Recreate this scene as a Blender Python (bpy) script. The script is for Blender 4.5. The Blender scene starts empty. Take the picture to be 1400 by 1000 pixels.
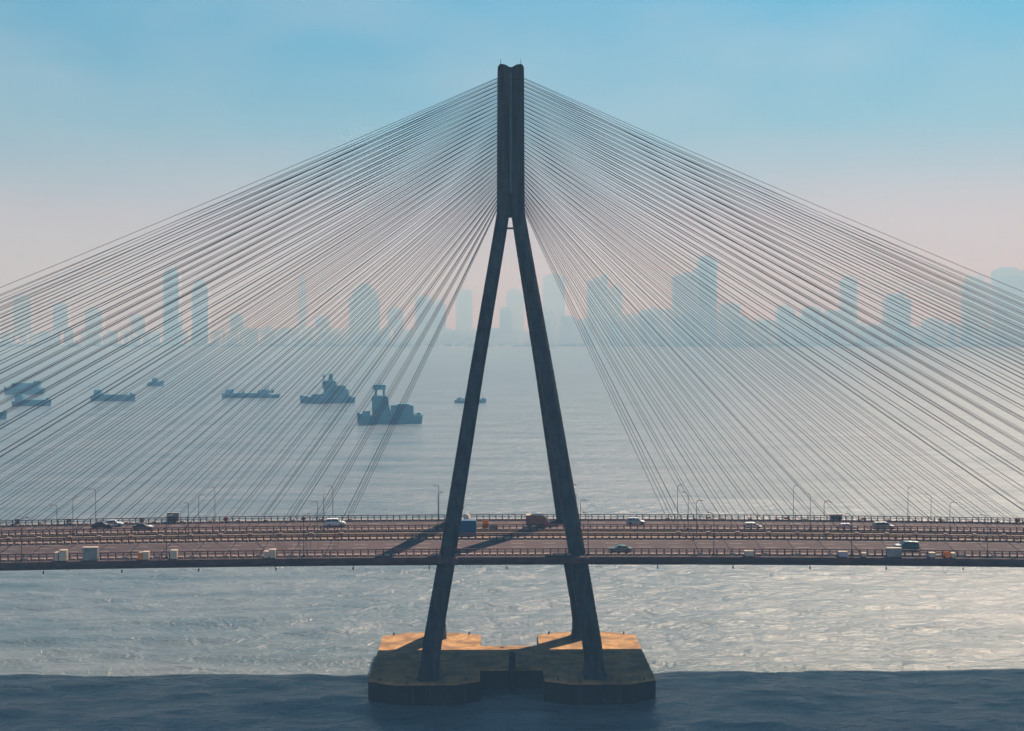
import bpy, bmesh, math, random
from mathutils import Vector, Matrix
random.seed(7)
R = math.radians
scene = bpy.context.scene
COL = scene.collection

# ------------------------------------------------------------------ camera
F_PX, HOR, CAMX, CAMD, CAMZ = 1725.0, 455.0, -4.5, 249.8, 68.3
PITCH = math.atan(45 / F_PX)
YAW = R(1.098)
cd = bpy.data.cameras.new('camera'); cam = bpy.data.objects.new('camera', cd); COL.objects.link(cam)
cam.location = (CAMX, -CAMD, CAMZ)
cam.rotation_euler = (math.pi / 2 - PITCH, 0, -YAW)
cd.sensor_width = 36; cd.lens = F_PX / 1400 * 36
cd.clip_start = 1; cd.clip_end = 40000
scene.camera = cam
ROT = cam.rotation_euler.to_matrix()

def ray(px, py):
    return ROT @ Vector(((px - 700) / F_PX, -(py - 500) / F_PX, -1))
def atY(px, py, Y):                # point of the world plane y = Y under a pixel of the photograph
    d = ray(px, py); t = (Y + CAMD) / d.y
    return Vector((CAMX + d.x * t, Y, CAMZ + d.z * t))
def atZ(px, py, z=0.0):
    d = ray(px, py); t = (z - CAMZ) / d.z
    return Vector((CAMX + d.x * t, -CAMD + d.y * t, z))

# ------------------------------------------------------------------ sky, sun, exposure
SUN = Vector((0.45, 0.80, 1.0)).normalized()      # towards the sun
SUN_EL = math.asin(SUN.z); SUN_AZ = math.atan2(SUN.x, SUN.y)
w = bpy.data.worlds.new('World'); scene.world = w; w.use_nodes = True
nt = w.node_tree; nt.nodes.clear()
wo = nt.nodes.new('ShaderNodeOutputWorld'); bg = nt.nodes.new('ShaderNodeBackground')
sk = nt.nodes.new('ShaderNodeTexSky'); sk.sky_type = 'NISHITA'; sk.sun_disc = False
sk.sun_elevation = SUN_EL; sk.sun_rotation = SUN_AZ
sk.air_density = 1.0; sk.dust_density = 0.4; sk.ozone_density = 2.0; sk.altitude = 60
# air tint: pinkish near the horizon all round, clearer cyan higher up
wc = nt.nodes.new('ShaderNodeTexCoord'); sp = nt.nodes.new('ShaderNodeSeparateXYZ'); nt.links.new(wc.outputs['Generated'], sp.inputs[0])
gr = nt.nodes.new('ShaderNodeValToRGB'); nt.links.new(sp.outputs['Z'], gr.inputs[0])
ce = gr.color_ramp.elements
ce[0].position = 0.0; ce[0].color = (.62,.41,.41,1); ce[1].position = 1.0; ce[1].color = (.10,.40,.52,1)
e = ce.new(.09); e.color = (.55,.385,.415,1)
e = ce.new(.16); e.color = (.26,.43,.47,1)
e = ce.new(.27); e.color = (.09,.46,.55,1)
mxs = nt.nodes.new('ShaderNodeMix'); mxs.data_type = 'RGBA'; mxs.blend_type = 'MULTIPLY'; mxs.inputs['Factor'].default_value = 1
nt.links.new(sk.outputs[0], mxs.inputs['A']); nt.links.new(gr.outputs[0], mxs.inputs['B'])
# uneven smog: broad soft paler and pinker drifts over the whole dome
mpn = nt.nodes.new('ShaderNodeMapping'); mpn.inputs['Scale'].default_value = (1, 1, 2.6); nt.links.new(wc.outputs['Generated'], mpn.inputs[0])
ns = nt.nodes.new('ShaderNodeTexNoise'); ns.inputs['Scale'].default_value = 4.2; ns.inputs['Detail'].default_value = 5; ns.inputs['Roughness'].default_value = .52
nt.links.new(mpn.outputs[0], ns.inputs['Vector'])
nr = nt.nodes.new('ShaderNodeMapRange'); nr.inputs['From Min'].default_value = .42; nr.inputs['From Max'].default_value = .72; nr.inputs['To Max'].default_value = .26
nt.links.new(ns.outputs['Fac'], nr.inputs['Value'])
sm = nt.nodes.new('ShaderNodeMix'); sm.data_type = 'RGBA'; nt.links.new(nr.outputs[0], sm.inputs['Factor'])
nt.links.new(mxs.outputs['Result'], sm.inputs['A']); sm.inputs['B'].default_value = (4.0, 4.05, 4.35, 1)
nt.links.new(sm.outputs['Result'], bg.inputs['Color'])
bg.inputs['Strength'].default_value = 0.096
nt.links.new(bg.outputs[0], wo.inputs['Surface'])
sd = bpy.data.lights.new('sun', 'SUN'); so = bpy.data.objects.new('sun', sd); COL.objects.link(so)
sd.energy = 5.0; sd.angle = R(0.5); sd.color = (1.0, 0.86, 0.70)
so.rotation_euler = SUN.to_track_quat('Z', 'Y').to_euler(); so.location = (150, 240, 300)
scene.view_settings.view_transform = 'Standard'; scene.view_settings.look = 'None'
scene.view_settings.exposure = 0.94; scene.view_settings.gamma = 1
scene.view_settings.use_curve_mapping = False
scene.cycles.max_bounces = 6; scene.cycles.volume_bounces = 1
scene.cycles.caustics_reflective = False; scene.cycles.caustics_refractive = False

# ------------------------------------------------------------------ helpers
def tag(o, label=None, cat=None, group=None, kind=None):
    if label: o['label'] = label
    if cat: o['category'] = cat
    if group: o['group'] = group
    if kind: o['kind'] = kind
    return o
def empty(name, loc=(0, 0, 0), rz=0):
    o = bpy.data.objects.new(name, None); COL.objects.link(o)
    o.location = loc; o.rotation_euler = (0, 0, rz); o.empty_display_size = 0.5
    return o
class MB:
    def __init__(s): s.v = []; s.f = []
    def add(s, vs, fs):
        b = len(s.v); s.v += [tuple(p) for p in vs]; s.f += [tuple(i + b for i in f) for f in fs]; return s
    def box(s, x0, x1, y0, y1, z0, z1):
        return s.add([(x0,y0,z0),(x1,y0,z0),(x1,y1,z0),(x0,y1,z0),(x0,y0,z1),(x1,y0,z1),(x1,y1,z1),(x0,y1,z1)],
                     [(0,3,2,1),(4,5,6,7),(0,1,5,4),(1,2,6,5),(2,3,7,6),(3,0,4,7)])
    def bev(s, x0, x1, y0, y1, z0, z1, b):       # box with chamfered upright edges and top rim
        def ring(i, z): return [(x0+b+i,y0+i,z),(x1-b-i,y0+i,z),(x1-i,y0+b+i,z),(x1-i,y1-b-i,z),(x1-b-i,y1-i,z),(x0+b+i,y1-i,z),(x0+i,y1-b-i,z),(x0+i,y0+b+i,z)]
        return s.loft([ring(0, z0), ring(0, z1-b), ring(b*.6, z1)])
    def loft(s, rings, caps=True):
        n = len(rings[0]); vs = [p for r in rings for p in r]; fs = []
        for k in range(len(rings)-1):
            for i in range(n):
                j = (i+1) % n
                fs.append((k*n+i, k*n+j, (k+1)*n+j, (k+1)*n+i))
        if caps: fs += [tuple(range(n-1, -1, -1)), tuple((len(rings)-1)*n+i for i in range(n))]
        return s.add(vs, fs)
    def prism(s, poly, z0, z1):
        return s.loft([[(x, y, z0) for x, y in poly], [(x, y, z1) for x, y in poly]])
    def tube(s, pts, r, n=6, r1=None):
        pts = [Vector(p) for p in pts]; rings = []
        for k, p in enumerate(pts):
            d = (pts[min(k+1, len(pts)-1)] - pts[max(k-1, 0)]).normalized()
            a = d.cross(Vector((0, 1, 0))) if abs(d.y) < .9 else d.cross(Vector((1, 0, 0)))
            a.normalize(); b = d.cross(a)
            rr = r if r1 is None else r + (r1 - r) * k / (len(pts)-1)
            rings.append([p + a*math.cos(2*math.pi*i/n)*rr + b*math.sin(2*math.pi*i/n)*rr for i in range(n)])
        return s.loft(rings)
    def mesh(s, name, m, smooth=False):
        me = bpy.data.meshes.new(name); me.from_pydata(s.v, [], s.f)
        bm = bmesh.new(); bm.from_mesh(me); bmesh.ops.recalc_face_normals(bm, faces=bm.faces); bm.to_mesh(me); bm.free()
        if m: me.materials.append(m)
        if smooth:
            for p in me.polygons: p.use_smooth = True
        return me
    def build(s, name, m, parent=None, smooth=False, loc=None):
        return link(name, s.mesh(name, m, smooth), parent, loc)
def link(name, me, parent=None, loc=None, rz=0):
    o = bpy.data.objects.new(name, me); COL.objects.link(o)
    if parent: o.parent = parent
    if loc is not None: o.location = loc
    if rz: o.rotation_euler = (0, 0, rz)
    return o
def children(o): return [c for c in COL.objects if c.parent == o] if False else KIDS(o)
def KIDS(o): return list(o.children)
def copy_tree(o, parent=None):
    c = o.copy(); COL.objects.link(c); c.parent = parent
    for ch in KIDS(o): copy_tree(ch, c)
    return c

# ------------------------------------------------------------------ materials
def mat(name, base, rough=.8, var=.25, scale=1.0, bump=0.0, bscale=8.0, metal=0.0, tint=None, tscale=.3, streak=0, spec=.3, ms=None):
    m = bpy.data.materials.new(name); m.use_nodes = True; n = m.node_tree; L = n.links
    p = n.nodes['Principled BSDF']; p.inputs['Roughness'].default_value = rough; p.inputs['Metallic'].default_value = metal
    p.inputs['Specular IOR Level'].default_value = spec
    tc = n.nodes.new('ShaderNodeTexCoord')
    mp = n.nodes.new('ShaderNodeMapping'); L.new(tc.outputs['Object'], mp.inputs[0])
    no = n.nodes.new('ShaderNodeTexNoise'); no.inputs['Scale'].default_value = scale; no.inputs['Detail'].default_value = 6
    L.new(mp.outputs[0], no.inputs['Vector'])
    cr = n.nodes.new('ShaderNodeValToRGB'); L.new(no.outputs['Fac'], cr.inputs[0])
    cr.color_ramp.elements[0].position = .3; cr.color_ramp.elements[1].position = .7
    lo = [c*(1-var) for c in base]; hi = [min(1, c*(1+var)) for c in base]
    cr.color_ramp.elements[0].color = (*lo, 1); cr.color_ramp.elements[1].color = (*hi, 1)
    out = cr.outputs[0]
    if tint or streak:
        n2 = n.nodes.new('ShaderNodeTexNoise'); n2.inputs['Scale'].default_value = tscale; n2.inputs['Detail'].default_value = 5
        mp2 = n.nodes.new('ShaderNodeMapping'); L.new(tc.outputs['Object'], mp2.inputs[0])
        if ms: mp2.inputs['Scale'].default_value = ms
        if streak: mp2.inputs['Scale'].default_value = (streak, streak, .12)
        L.new(mp2.outputs[0], n2.inputs['Vector'])
        r2 = n.nodes.new('ShaderNodeValToRGB'); L.new(n2.outputs['Fac'], r2.inputs[0])
        r2.color_ramp.elements[0].position = .45; r2.color_ramp.elements[1].position = .62
        mx = n.nodes.new('ShaderNodeMix'); mx.data_type = 'RGBA'
        L.new(r2.outputs[0], mx.inputs['Factor']); L.new(out, mx.inputs['A'])
        mx.inputs['B'].default_value = (*(tint or [c*.55 for c in base]), 1); out = mx.outputs['Result']
    L.new(out, p.inputs['Base Color'])
    if bump:
        nb = n.nodes.new('ShaderNodeTexNoise'); nb.inputs['Scale'].default_value = bscale; nb.inputs['Detail'].default_value = 6
        L.new(tc.outputs['Object'], nb.inputs['Vector'])
        b = n.nodes.new('ShaderNodeBump'); b.inputs['Strength'].default_value = bump; b.inputs['Distance'].default_value = .05
        L.new(nb.outputs['Fac'], b.inputs['Height']); L.new(b.outputs[0], p.inputs['Normal'])
    return m
M = {}
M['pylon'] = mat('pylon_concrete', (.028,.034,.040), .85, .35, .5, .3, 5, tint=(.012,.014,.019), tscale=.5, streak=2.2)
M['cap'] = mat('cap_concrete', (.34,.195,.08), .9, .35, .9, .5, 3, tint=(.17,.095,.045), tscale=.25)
M['tide_shade'] = mat('wet_shaded_concrete', (.010,.006,.006), .8, .35, .8, .5, 3, tint=(.005,.004,.004), tscale=.5)  # tide-stained wet concrete, shade of the cap's sides put into its near-black
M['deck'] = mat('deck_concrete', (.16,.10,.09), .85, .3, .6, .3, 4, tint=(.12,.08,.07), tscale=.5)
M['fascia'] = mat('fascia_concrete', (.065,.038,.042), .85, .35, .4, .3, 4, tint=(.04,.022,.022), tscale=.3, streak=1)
M['asphalt'] = mat('asphalt', (.047,.025,.031), .9, .25, .5, .3, 20, tint=(.032,.019,.023), tscale=.55, ms=(.04,1,1))
M['paint'] = mat('road_paint', (.45,.42,.38), .7, .3, 2)
M['ochre'] = mat('dusty_median', (.13,.075,.04), .95, .4, .7, .3, 6, tint=(.10,.06,.05), tscale=.4)
M['rail'] = mat('rail_paint', (.10,.032,.03), .6, .35, 1.5, tint=(.045,.022,.028), tscale=.6)
M['kerb'] = mat('kerb_paint', (.38,.27,.235), .8, .35, 1.2, tint=(.20,.115,.10), tscale=.5)
M['cable'] = mat('cable_sheath', (.035,.026,.045), .8, .2, .1)
M['steel'] = mat('galvanised_steel', (.06,.06,.065), .5, .2, 2, metal=.4)
M['black'] = mat('black_rubber', (.02,.02,.02), .8, .2, 4)
M['glass'] = mat('car_glass', (.02,.025,.03), .08, .1, 1, spec=.6)
M['lens'] = mat('lamp_lens', (.7,.7,.66), .2, .1, 1)
M['redlens'] = mat('red_lens', (.4,.02,.02), .3, .1, 1)
M['cabgrey'] = mat('cabinet_grey', (.20,.20,.21), .55, .2, 1.5, tint=(.14,.13,.12), tscale=1)
M['cream'] = mat('cream_paint', (.45,.37,.31), .6, .15, 1.5, tint=(.45,.35,.25), tscale=1)
M['orange'] = mat('orange_paint', (.75,.19,.02), .6, .2, 1.5)
M['blue'] = mat('blue_sheet', (.01,.10,.20), .5, .25, .8, tint=(.01,.07,.13), tscale=.8)
M['brown'] = mat('brown_canvas', (.22,.10,.07), .9, .2, 1.5)
M['ship'] = mat('ship_hull', (.02,.14,.20), .6, .3, .1)
M['shipup'] = mat('ship_upper', (.04,.20,.27), .6, .3, .1)
M['ground'] = mat('shore_ground', (.12,.12,.10), 1, .3, .01)
M['city'] = mat('city_blocks', (.62,.62,.62), .9, .2, .01)
M['tower'] = mat('tower_concrete', (.68,.68,.68), .8, .15, .02)
M['towerglass'] = mat('tower_glass', (.24,.26,.30), .5, .15, .02)
def paint(name, c, rough=.3): return mat(name, c, rough, .06, 1, spec=.5)

# water: silty sea with wind ripples
def water_mat():
    m = bpy.data.materials.new('sea_water'); m.use_nodes = True; n = m.node_tree; L = n.links
    p = n.nodes['Principled BSDF']; p.inputs['IOR'].default_value = 1.33
    p.inputs['Roughness'].default_value = .25; p.inputs['Specular IOR Level'].default_value = .46
    tc = n.nodes.new('ShaderNodeTexCoord')
    def noise(scale, sx, sy, detail=4, rough=.55, dist=0.0, kind='ShaderNodeTexNoise'):
        mp = n.nodes.new('ShaderNodeMapping'); mp.inputs['Scale'].default_value = (sx, sy, 1)
        L.new(tc.outputs['Object'], mp.inputs[0])
        no = n.nodes.new(kind); no.inputs['Scale'].default_value = scale
        no.inputs['Detail'].default_value = detail; no.inputs['Roughness'].default_value = rough
        no.inputs['Distortion'].default_value = dist
        L.new(mp.outputs[0], no.inputs['Vector']); return no.outputs['Fac']
    big = noise(.030, .35, 1.5, 7, .68, .5)
    cr = n.nodes.new('ShaderNodeValToRGB'); L.new(big, cr.inputs[0])
    cr.color_ramp.elements[0].position = .35; cr.color_ramp.elements[1].position = .68
    cr.color_ramp.elements[0].color = (.055,.095,.122, 1); cr.color_ramp.elements[1].color = (.150,.176,.200, 1)
    L.new(cr.outputs[0], p.inputs['Base Color'])
    def math_(op, a, b):
        k = n.nodes.new('ShaderNodeMath'); k.operation = op
        for i, q in enumerate((a, b)):
            if isinstance(q, (int, float)): k.inputs[i].default_value = q
            else: L.new(q, k.inputs[i])
        return k.outputs[0]
    swell = noise(.045, .55, 1.0, 3, .5, .4)
    chop = noise(.22, .7, 1.1, 5, .6, .6)
    fine = noise(1.1, .8, 1.1, 4, .6, .3)
    h = math_('ADD', math_('MULTIPLY', swell, 1.6), math_('ADD', math_('MULTIPLY', chop, 2.2), math_('MULTIPLY', fine, .7)))
    b = n.nodes.new('ShaderNodeBump'); b.inputs['Strength'].default_value = 1.0; b.inputs['Distance'].default_value = .55
    L.new(h, b.inputs['Height']); L.new(b.outputs[0], p.inputs['Normal'])
    return m
M['water'] = water_mat()

# ------------------------------------------------------------------ water, shore, haze
BX = 10500
from mathutils import noise as mnoise
def sea_mesh():
    X0, X1, Y0, Y1, st = -330.0, 330.0, -190.0, 330.0, 1.3
    nx = int((X1-X0)/st); ny = int((Y1-Y0)/st); vs = []; fs = []
    waves = [(random.uniform(-.45,.45), random.uniform(4.5,22), random.uniform(0,6.28)) for _ in range(14)]
    for j in range(ny+1):
        y = Y0 + (Y1-Y0)*j/ny
        for i in range(nx+1):
            x = X0 + (X1-X0)*i/nx
            ed = min(1, (x-X0)/60, (X1-x)/60, (y-Y0)/20, (Y1-y)/150)
            z = 0.0
            if ed > 0:
                wx = x + 9*mnoise.noise((x*.02, y*.02, 3)); wy = y + 7*mnoise.noise((x*.03, y*.03, 7))
                for th, wl, ph in waves: z += wl*.0040*math.sin((wx*math.sin(th)+wy*math.cos(th))*6.283/wl + ph)
                z *= .7 + .9*mnoise.noise((x*.015, y*.03, 1))
                z += .55*mnoise.noise((x*.045, y*.11, 5)) + .26*mnoise.noise((x*.16, y*.36, 9))
                z *= ed
            vs.append((x, y, z))
    for j in range(ny):
        for i in range(nx):
            a = j*(nx+1)+i; fs.append((a, a+1, a+nx+2, a+nx+1))
    c = [0, nx, (nx+1)*(ny+1)-1, (nx+1)*ny]
    b = len(vs); vs += [(-BX,-700,0),(BX,-700,0),(BX,11000,0),(-BX,11000,0)]
    fs += [(b,b+1,c[1],c[0]),(b+1,b+2,c[2],c[1]),(b+2,b+3,c[3],c[2]),(b+3,b,c[0],c[3])]
    m_ = MB(); m_.v = vs; m_.f = fs
    return m_.build('sea', M['water'], None, True)
tag(sea_mesh(),
    'pale silty sea under the bridge, dark blue in its shadow', None, None, 'structure')
# far shore: low ground with an irregular waterline
def shore():
    xs = [i*240 - 7200 for i in range(61)]; mb = MB(); vs = []; fs = []
    for i, x in enumerate(xs):
        near = 5300 + 260*math.sin(x/900.0) + 90*math.sin(x/230.0+1) + (420 if x < -100 else 0)
        for j in range(8):
            t = j/7; y = near + (10800-near)*t**1.6
            z = -2 if j == 0 else 3 + 9*t + 5*math.sin(x/300+j)*t
            vs.append((x, y, z))
    for i in range(60):
        for j in range(7):
            a = i*8+j; fs.append((a, a+8, a+9, a+1))
    mb.add(vs, fs)
    return tag(mb.build('far_shore', M['ground']), None, None, None, 'structure')
shore()
hz = MB().box(-11200, 11200, -900, 11800, -5, 480).build('haze', None)
tag(hz, 'thin blue grey haze over the bay', None, None, 'stuff')
hm = bpy.data.materials.new('haze_air'); hm.use_nodes = True; hn = hm.node_tree; hn.nodes.clear()
ho = hn.nodes.new('ShaderNodeOutputMaterial'); pv = hn.nodes.new('ShaderNodeVolumePrincipled')
pv.inputs['Color'].default_value = (.38,.69,1.0,1); pv.inputs['Absorption Color'].default_value = (1,1,1,1)
pv.inputs['Density'].default_value = .00041; pv.inputs['Anisotropy'].default_value = -.50
hn.links.new(pv.outputs[0], ho.inputs['Volume']); hz.data.materials.append(hm)

# ------------------------------------------------------------------ bridge geometry
def camber(x): return 27.8 - .8*(x/95.0)**2 if abs(x) < 130 else 27.8 - .8*(130/95.0)**2 - (abs(x)-130)*.0233
LEN = 300
def strip_x(step=5): 
    n = int(2*LEN/step); return [-LEN + i*step for i in range(n+1)]
def sweep(section, name, m, parent=None, x0=-LEN, x1=LEN, step=5, dz=0):   # closed (y, z-relative) section swept along the deck
    n = max(1, int(round((x1-x0)/step))); rings = []
    for i in range(n+1):
        x = x0 + (x1-x0)*i/n
        rings.append([(x, y, camber(x)+z+dz) for y, z in section])
    return MB().loft(rings).build(name, m, parent)
def rect(y0, y1, z0, z1): return [(y0,z0),(y1,z0),(y1,z1),(y0,z1)]

bridge = tag(empty('cable_stayed_bridge'), 'tall dark inverted Y concrete pylon with fans of stay cables and twin road decks', 'bridge')

# --- decks (parts of the bridge)
near_sec = [(-22.6,-1.15),(-22.9,-.95),(-22.9,-.05),(-22.5,.10),(-22.2,.10),(-22.2,0),(-2.6,0),(-2.6,-1.2),(-5,-2.6),(-9,-2.9),(-15,-2.9),(-19,-1.5)]
far_sec = [(-y, z) for y, z in near_sec][::-1]
far_sec = [(22.6,-1.15),(22.9,-.95),(22.9,-.05),(22.5,.10),(22.2,.10),(22.2,0),(2.6,0),(2.6,-1.2),(5,-2.6),(9,-2.9),(15,-2.9),(19,-1.5)]
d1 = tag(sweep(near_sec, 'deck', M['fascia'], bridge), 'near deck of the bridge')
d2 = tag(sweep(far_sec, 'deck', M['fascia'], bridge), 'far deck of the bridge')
for dk, s in ((d1, -1), (d2, 1)):
    sweep(rect(*sorted((s*22.93, s*22.98)), -.42, -.30), 'drain_pipe', M['rail'], dk)
sweep(rect(-2.55, 2.55, -.50, -.10), 'median_slab', M['ochre'], bridge)
# pipes and cable trays lying on the median
for y, r, mm in ((-1.9,.16,'ochre'), (-1.2,.12,'cream'), (1.2,.15,'ochre'), (3.6,.14,'cream'), (5.9,.17,'ochre')):
    MB().loft([[(x, y+math.cos(a*math.pi/3)*r, camber(x)+r+math.sin(a*math.pi/3)*r+(0 if y > 2.6 else -.1)) for a in range(6)] for x in strip_x(5)]).build('pipe', M[mm], bridge)
# dusty service strip on the far deck
sweep(rect(2.7, 7.6, .004, .03), 'service_strip', M['ochre'], bridge)
# roads
def road(y0, y1, label):
    xs = strip_x(5)
    vs = [(x, y, camber(x)+.008) for x in xs for y in (y0, y1)]
    rd = MB().add(vs, [(2*i, 2*i+2, 2*i+3, 2*i+1) for i in range(len(xs)-1)]).build('road', M['asphalt'])
    tag(rd, label, None, None, 'structure')
    mb = MB()
    def pm(xa, xb, ya, yb): mb.add([(xa,ya,camber(xa)+.013),(xb,ya,camber(xb)+.013),(xb,yb,camber(xb)+.013),(xa,yb,camber(xa)+.013)], [(0,1,2,3)])
    for k in (1, 2, 3):
        y = y0 + (y1-y0)*k/4
        for i in range(100): pm(-LEN+6*i, -LEN+6*i+2.5, y-.06, y+.06)
    for y in (y0+.5, y1-.5):
        for i in range(120): pm(-LEN+5*i, -LEN+5*i+5, y-.06, y+.06)
    mk = mb.build('lane_marking', M['paint'], rd)
    return rd
road(-20.9, -4.2, 'near carriageway of brown grey asphalt')
road(8.6, 21.0, 'far carriageway of brown grey asphalt')
# expansion joints on the deck surfaces, dark
for X in (-200, -100, 100, 200):
    for ya, yb in ((-20.8,-4.3),(8.7,20.9)):
        MB().box(X-.12, X+.12, ya, yb, camber(X)+.014, camber(X)+.03).build('expansion_joint', M['black'], bridge)

# --- pylon
def octa(cx, cy, hx, hy, c, z, sl=(0,0)):
    return [(cx-hx+c,cy-hy,z),(cx+hx-c,cy-hy,z),(cx+hx,cy-hy+c,z),(cx+hx,cy+hy-c,z),(cx+hx-c,cy+hy,z),(cx-hx+c,cy+hy,z),(cx-hx,cy+hy-c,z),(cx-hx,cy-hy+c,z)]
KEYS = [(3.95,15.5,15.6,1.75,2.2),(10,14.95,16.9,1.75,2.1),(27.2,11.95,20.4,1.62,2.0),(27.3,11.9,20.4,1.5,2.0),(60,6.75,11.3,1.35,1.9),(88,2.05,3.2,1.28,1.9),(95,.98,1.7,1.22,1.8)]
def key(z):
    for a, b in zip(KEYS, KEYS[1:]):
        if z <= b[0]:
            t = (z-a[0])/(b[0]-a[0]); return [a[i]+(b[i]-a[i])*t for i in range(1, 5)]
    return KEYS[-1][1:]
legs = []
for sx in (-1, 1):
    for sy in (-1, 1):
        rings = []; z = 3.95
        zs = []
        while z < 95:
            zs.append(z); z += 3.6
        zs.append(95.0)
        for i, z in enumerate(zs):
            x, y, hx, hy = key(z)
            rings.append(octa(sx*x, sy*y, hx, hy, .55, z))
            if 0 < i < len(zs)-1:          # recessed construction joint between two pours
                for q, dz in ((.08,.03),(.08,.13),(0,.16)):
                    x, y, hx, hy = key(z+dz); rings.append(octa(sx*x, sy*y, hx-q, hy-q, .55, z+dz))
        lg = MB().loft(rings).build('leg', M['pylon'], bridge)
        fl = []                            # flared foot
        for z, e in ((3.9,.5),(4.5,.42),(5.6,.16),(7.0,.02)):
            x, y, hx, hy = key(max(z,3.95)); fl.append(octa(sx*x, sy*y, hx+e, hy+e, .7, z))
        MB().loft(fl).build('foot', M['pylon'], lg)
        legs.append(lg)
        # collar of deck edge wrapped round the leg
        x, y, hx, hy = key(27.5)
        cl = []
        for z, e in ((26.55,.45),(26.75,.6),(27.55,.6),(27.72,.45)): cl.append(octa(sx*x, sy*(y+.35), hx+e+.5, hy+e, .9, z))
        MB().loft(cl).build('deck_collar', M['fascia'], lg)
# pylon head: two half shafts with a groove between and a dip in the crown
def head_ring(z, hx, hy, dip):
    pts = [(-hx+.5,-hy),(-.55,-hy),(-.28,-hy+.35),(.28,-hy+.35),(.55,-hy),(hx-.5,-hy),(hx,-hy+.5),(hx,-.4),(hx,.4),(hx,hy-.5),(hx-.5,hy),(.55,hy),(.28,hy-.35),(-.28,hy-.35),(-.55,hy),(-hx+.5,hy),(-hx,hy-.5),(-hx,.4),(-hx,-.4)]
    out = []
    for x, y in pts:
        zz = z - dip*math.exp(-(x/1.0)**2*1.4) - dip*.9*max(0, (abs(x)-hx+.35)/.35)
        out.append((x, y, zz))
    return out
hr = []
z = 91.3
while z < 119.2:
    t = (z-91.3)/30
    hr.append(head_ring(z, 2.70-.14*t, 3.9-.5*t, 0))
    for q, dz in ((.07,.03),(.07,.13),(0,.16)): hr.append(head_ring(z+dz, 2.70-.14*t-q, 3.9-.5*t-q, 0))
    z += 3.7
hr.append(head_ring(119.6, 2.56, 3.4, 0))
# crown as a grid so the dip is smooth
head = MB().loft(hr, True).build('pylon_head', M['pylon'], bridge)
cr = MB(); nX = 24; prof = []
for i in range(nX+1):
    x = -2.56 + 5.12*i/nX
    zt = 120.45 - .62*math.exp(-(x/.85)**2) - (.55*max(0, (abs(x)-2.0)/.56)**2)
    prof.append((x, zt))
vs = []; fs = []
for x, zt in prof:
    e = .0 if abs(x) < 2.1 else (abs(x)-2.1)
    vs += [(x,-3.4+e,119.55),(x,3.4-e,119.55),(x,-3.4+e,zt),(x,3.4-e,zt)]
for i in range(nX):
    a = 4*i; b = a+4
    fs += [(a+2,b+2,b+3,a+3),(a,b,b+2,a+2),(a+1,a+3,b+3,b+1),(a,a+1,b+1,b)]
fs += [(0,2,3,1),(4*nX,4*nX+1,4*nX+3,4*nX+2)]
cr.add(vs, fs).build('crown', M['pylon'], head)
MB().loft([[(x, y, z) for x, y in ((-.25,-hy+.30),(.25,-hy+.30),(.25,-hy+.40),(-.25,-hy+.40))] for z, hy in ((95.5,3.83),(118.8,3.442))]).build('centre_panel', mat('panel_concrete', (.055,.075,.085), .8, .2, .6), head)
for x in (-1.95, 2.0):
    MB().tube([(x,-1.0,120.2),(x,-1.0,121.9)], .05, 6).tube([(x,-1,120.2),(x,-1,120.6)], .11, 6).build('lightning_rod', M['steel'], head)
MB().bev(1.15,1.55,-1.4,-1.0,120.1,120.75,.05).build('beacon', M['black'], head)
MB().box(-1.2, 1.0, -2.9, -2.5, 88.5, 88.85).build('cross_strut', M['steel'], bridge)
MB().box(-.5, .4, -3.0, -2.7, 91.0, 93.0).build('access_hatch', M['black'], bridge)

# --- stay cables: four planes, 33 a side
N = 33
anch = MB().bev(-.45,.45,-.3,.3,0,.55,.05).mesh('anchor_box', M['kerb'])
for sx in (-1, 1):
    for pi_, (yd, yt) in enumerate(((-21.7,-2.2),(-2.2,-.9),(2.9,.9),(21.7,2.2))):
        for i in range(N):
            X = 34 + 6*i + (.25 if pi_ % 2 else 0) + random.uniform(-.15,.15)
            a = Vector((sx*X, yd, camber(X)+.3)); b = Vector((sx*2.5, yt, 93.0 + 25.0*i/(N-1) + (.12 if pi_ in (1,2) else 0)))
            L = (a-b).length; sag = .000035*L*L
            pts = []
            for k in range(9):
                t = k/8; p = a.lerp(b, t); p.z -= 4*sag*t*(1-t); pts.append(p)
            c = MB().tube(pts, .040 + .006*i/N + (.016 if (i+pi_) % 5 == 0 else 0), 6).build('stay_cable', M['cable'], bridge)
            link('anchor_box', anch, c, (sx*X, yd, camber(X)+.01))

# ------------------------------------------------------------------ pile cap
pc = tag(empty('pile_cap', (0,0,0)), 'low H shaped concrete pile cap in the sea under the pylon legs', 'pier')
def lobe(s):
    return [(s*x, y) for x, y in ((26.6,-17.0),(21.5,-19.6),(11,-19.6),(6.0,-17.3),(6.0,17.0),(11,19.2),(21.5,19.4),(26.8,16.6))]
for s in (-1, 1):
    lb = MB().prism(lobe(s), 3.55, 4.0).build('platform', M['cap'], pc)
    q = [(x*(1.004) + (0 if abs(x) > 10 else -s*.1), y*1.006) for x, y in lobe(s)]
    MB().prism(q, -3.5, 3.55).build('skirt', M['tide_shade'], lb)
    for k in range(6):      # mooring bollards along the edges
        xx = s*(8.5 + 3.2*k)
        if k in (0, 5):
            MB().tube([(xx,-18.0,4.0),(xx,-18.0,4.5)], .16, 8).build('bollard', M['black'], lb)
            MB().tube([(xx,17.6,4.0),(xx,17.6,4.5)], .16, 8).build('bollard', M['black'], lb)
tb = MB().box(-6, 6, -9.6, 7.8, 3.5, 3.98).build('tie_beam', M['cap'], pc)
MB().box(-5.95, 5.95, -9.65, 7.85, -3.5, 3.5).build('skirt', M['tide_shade'], tb)
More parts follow.
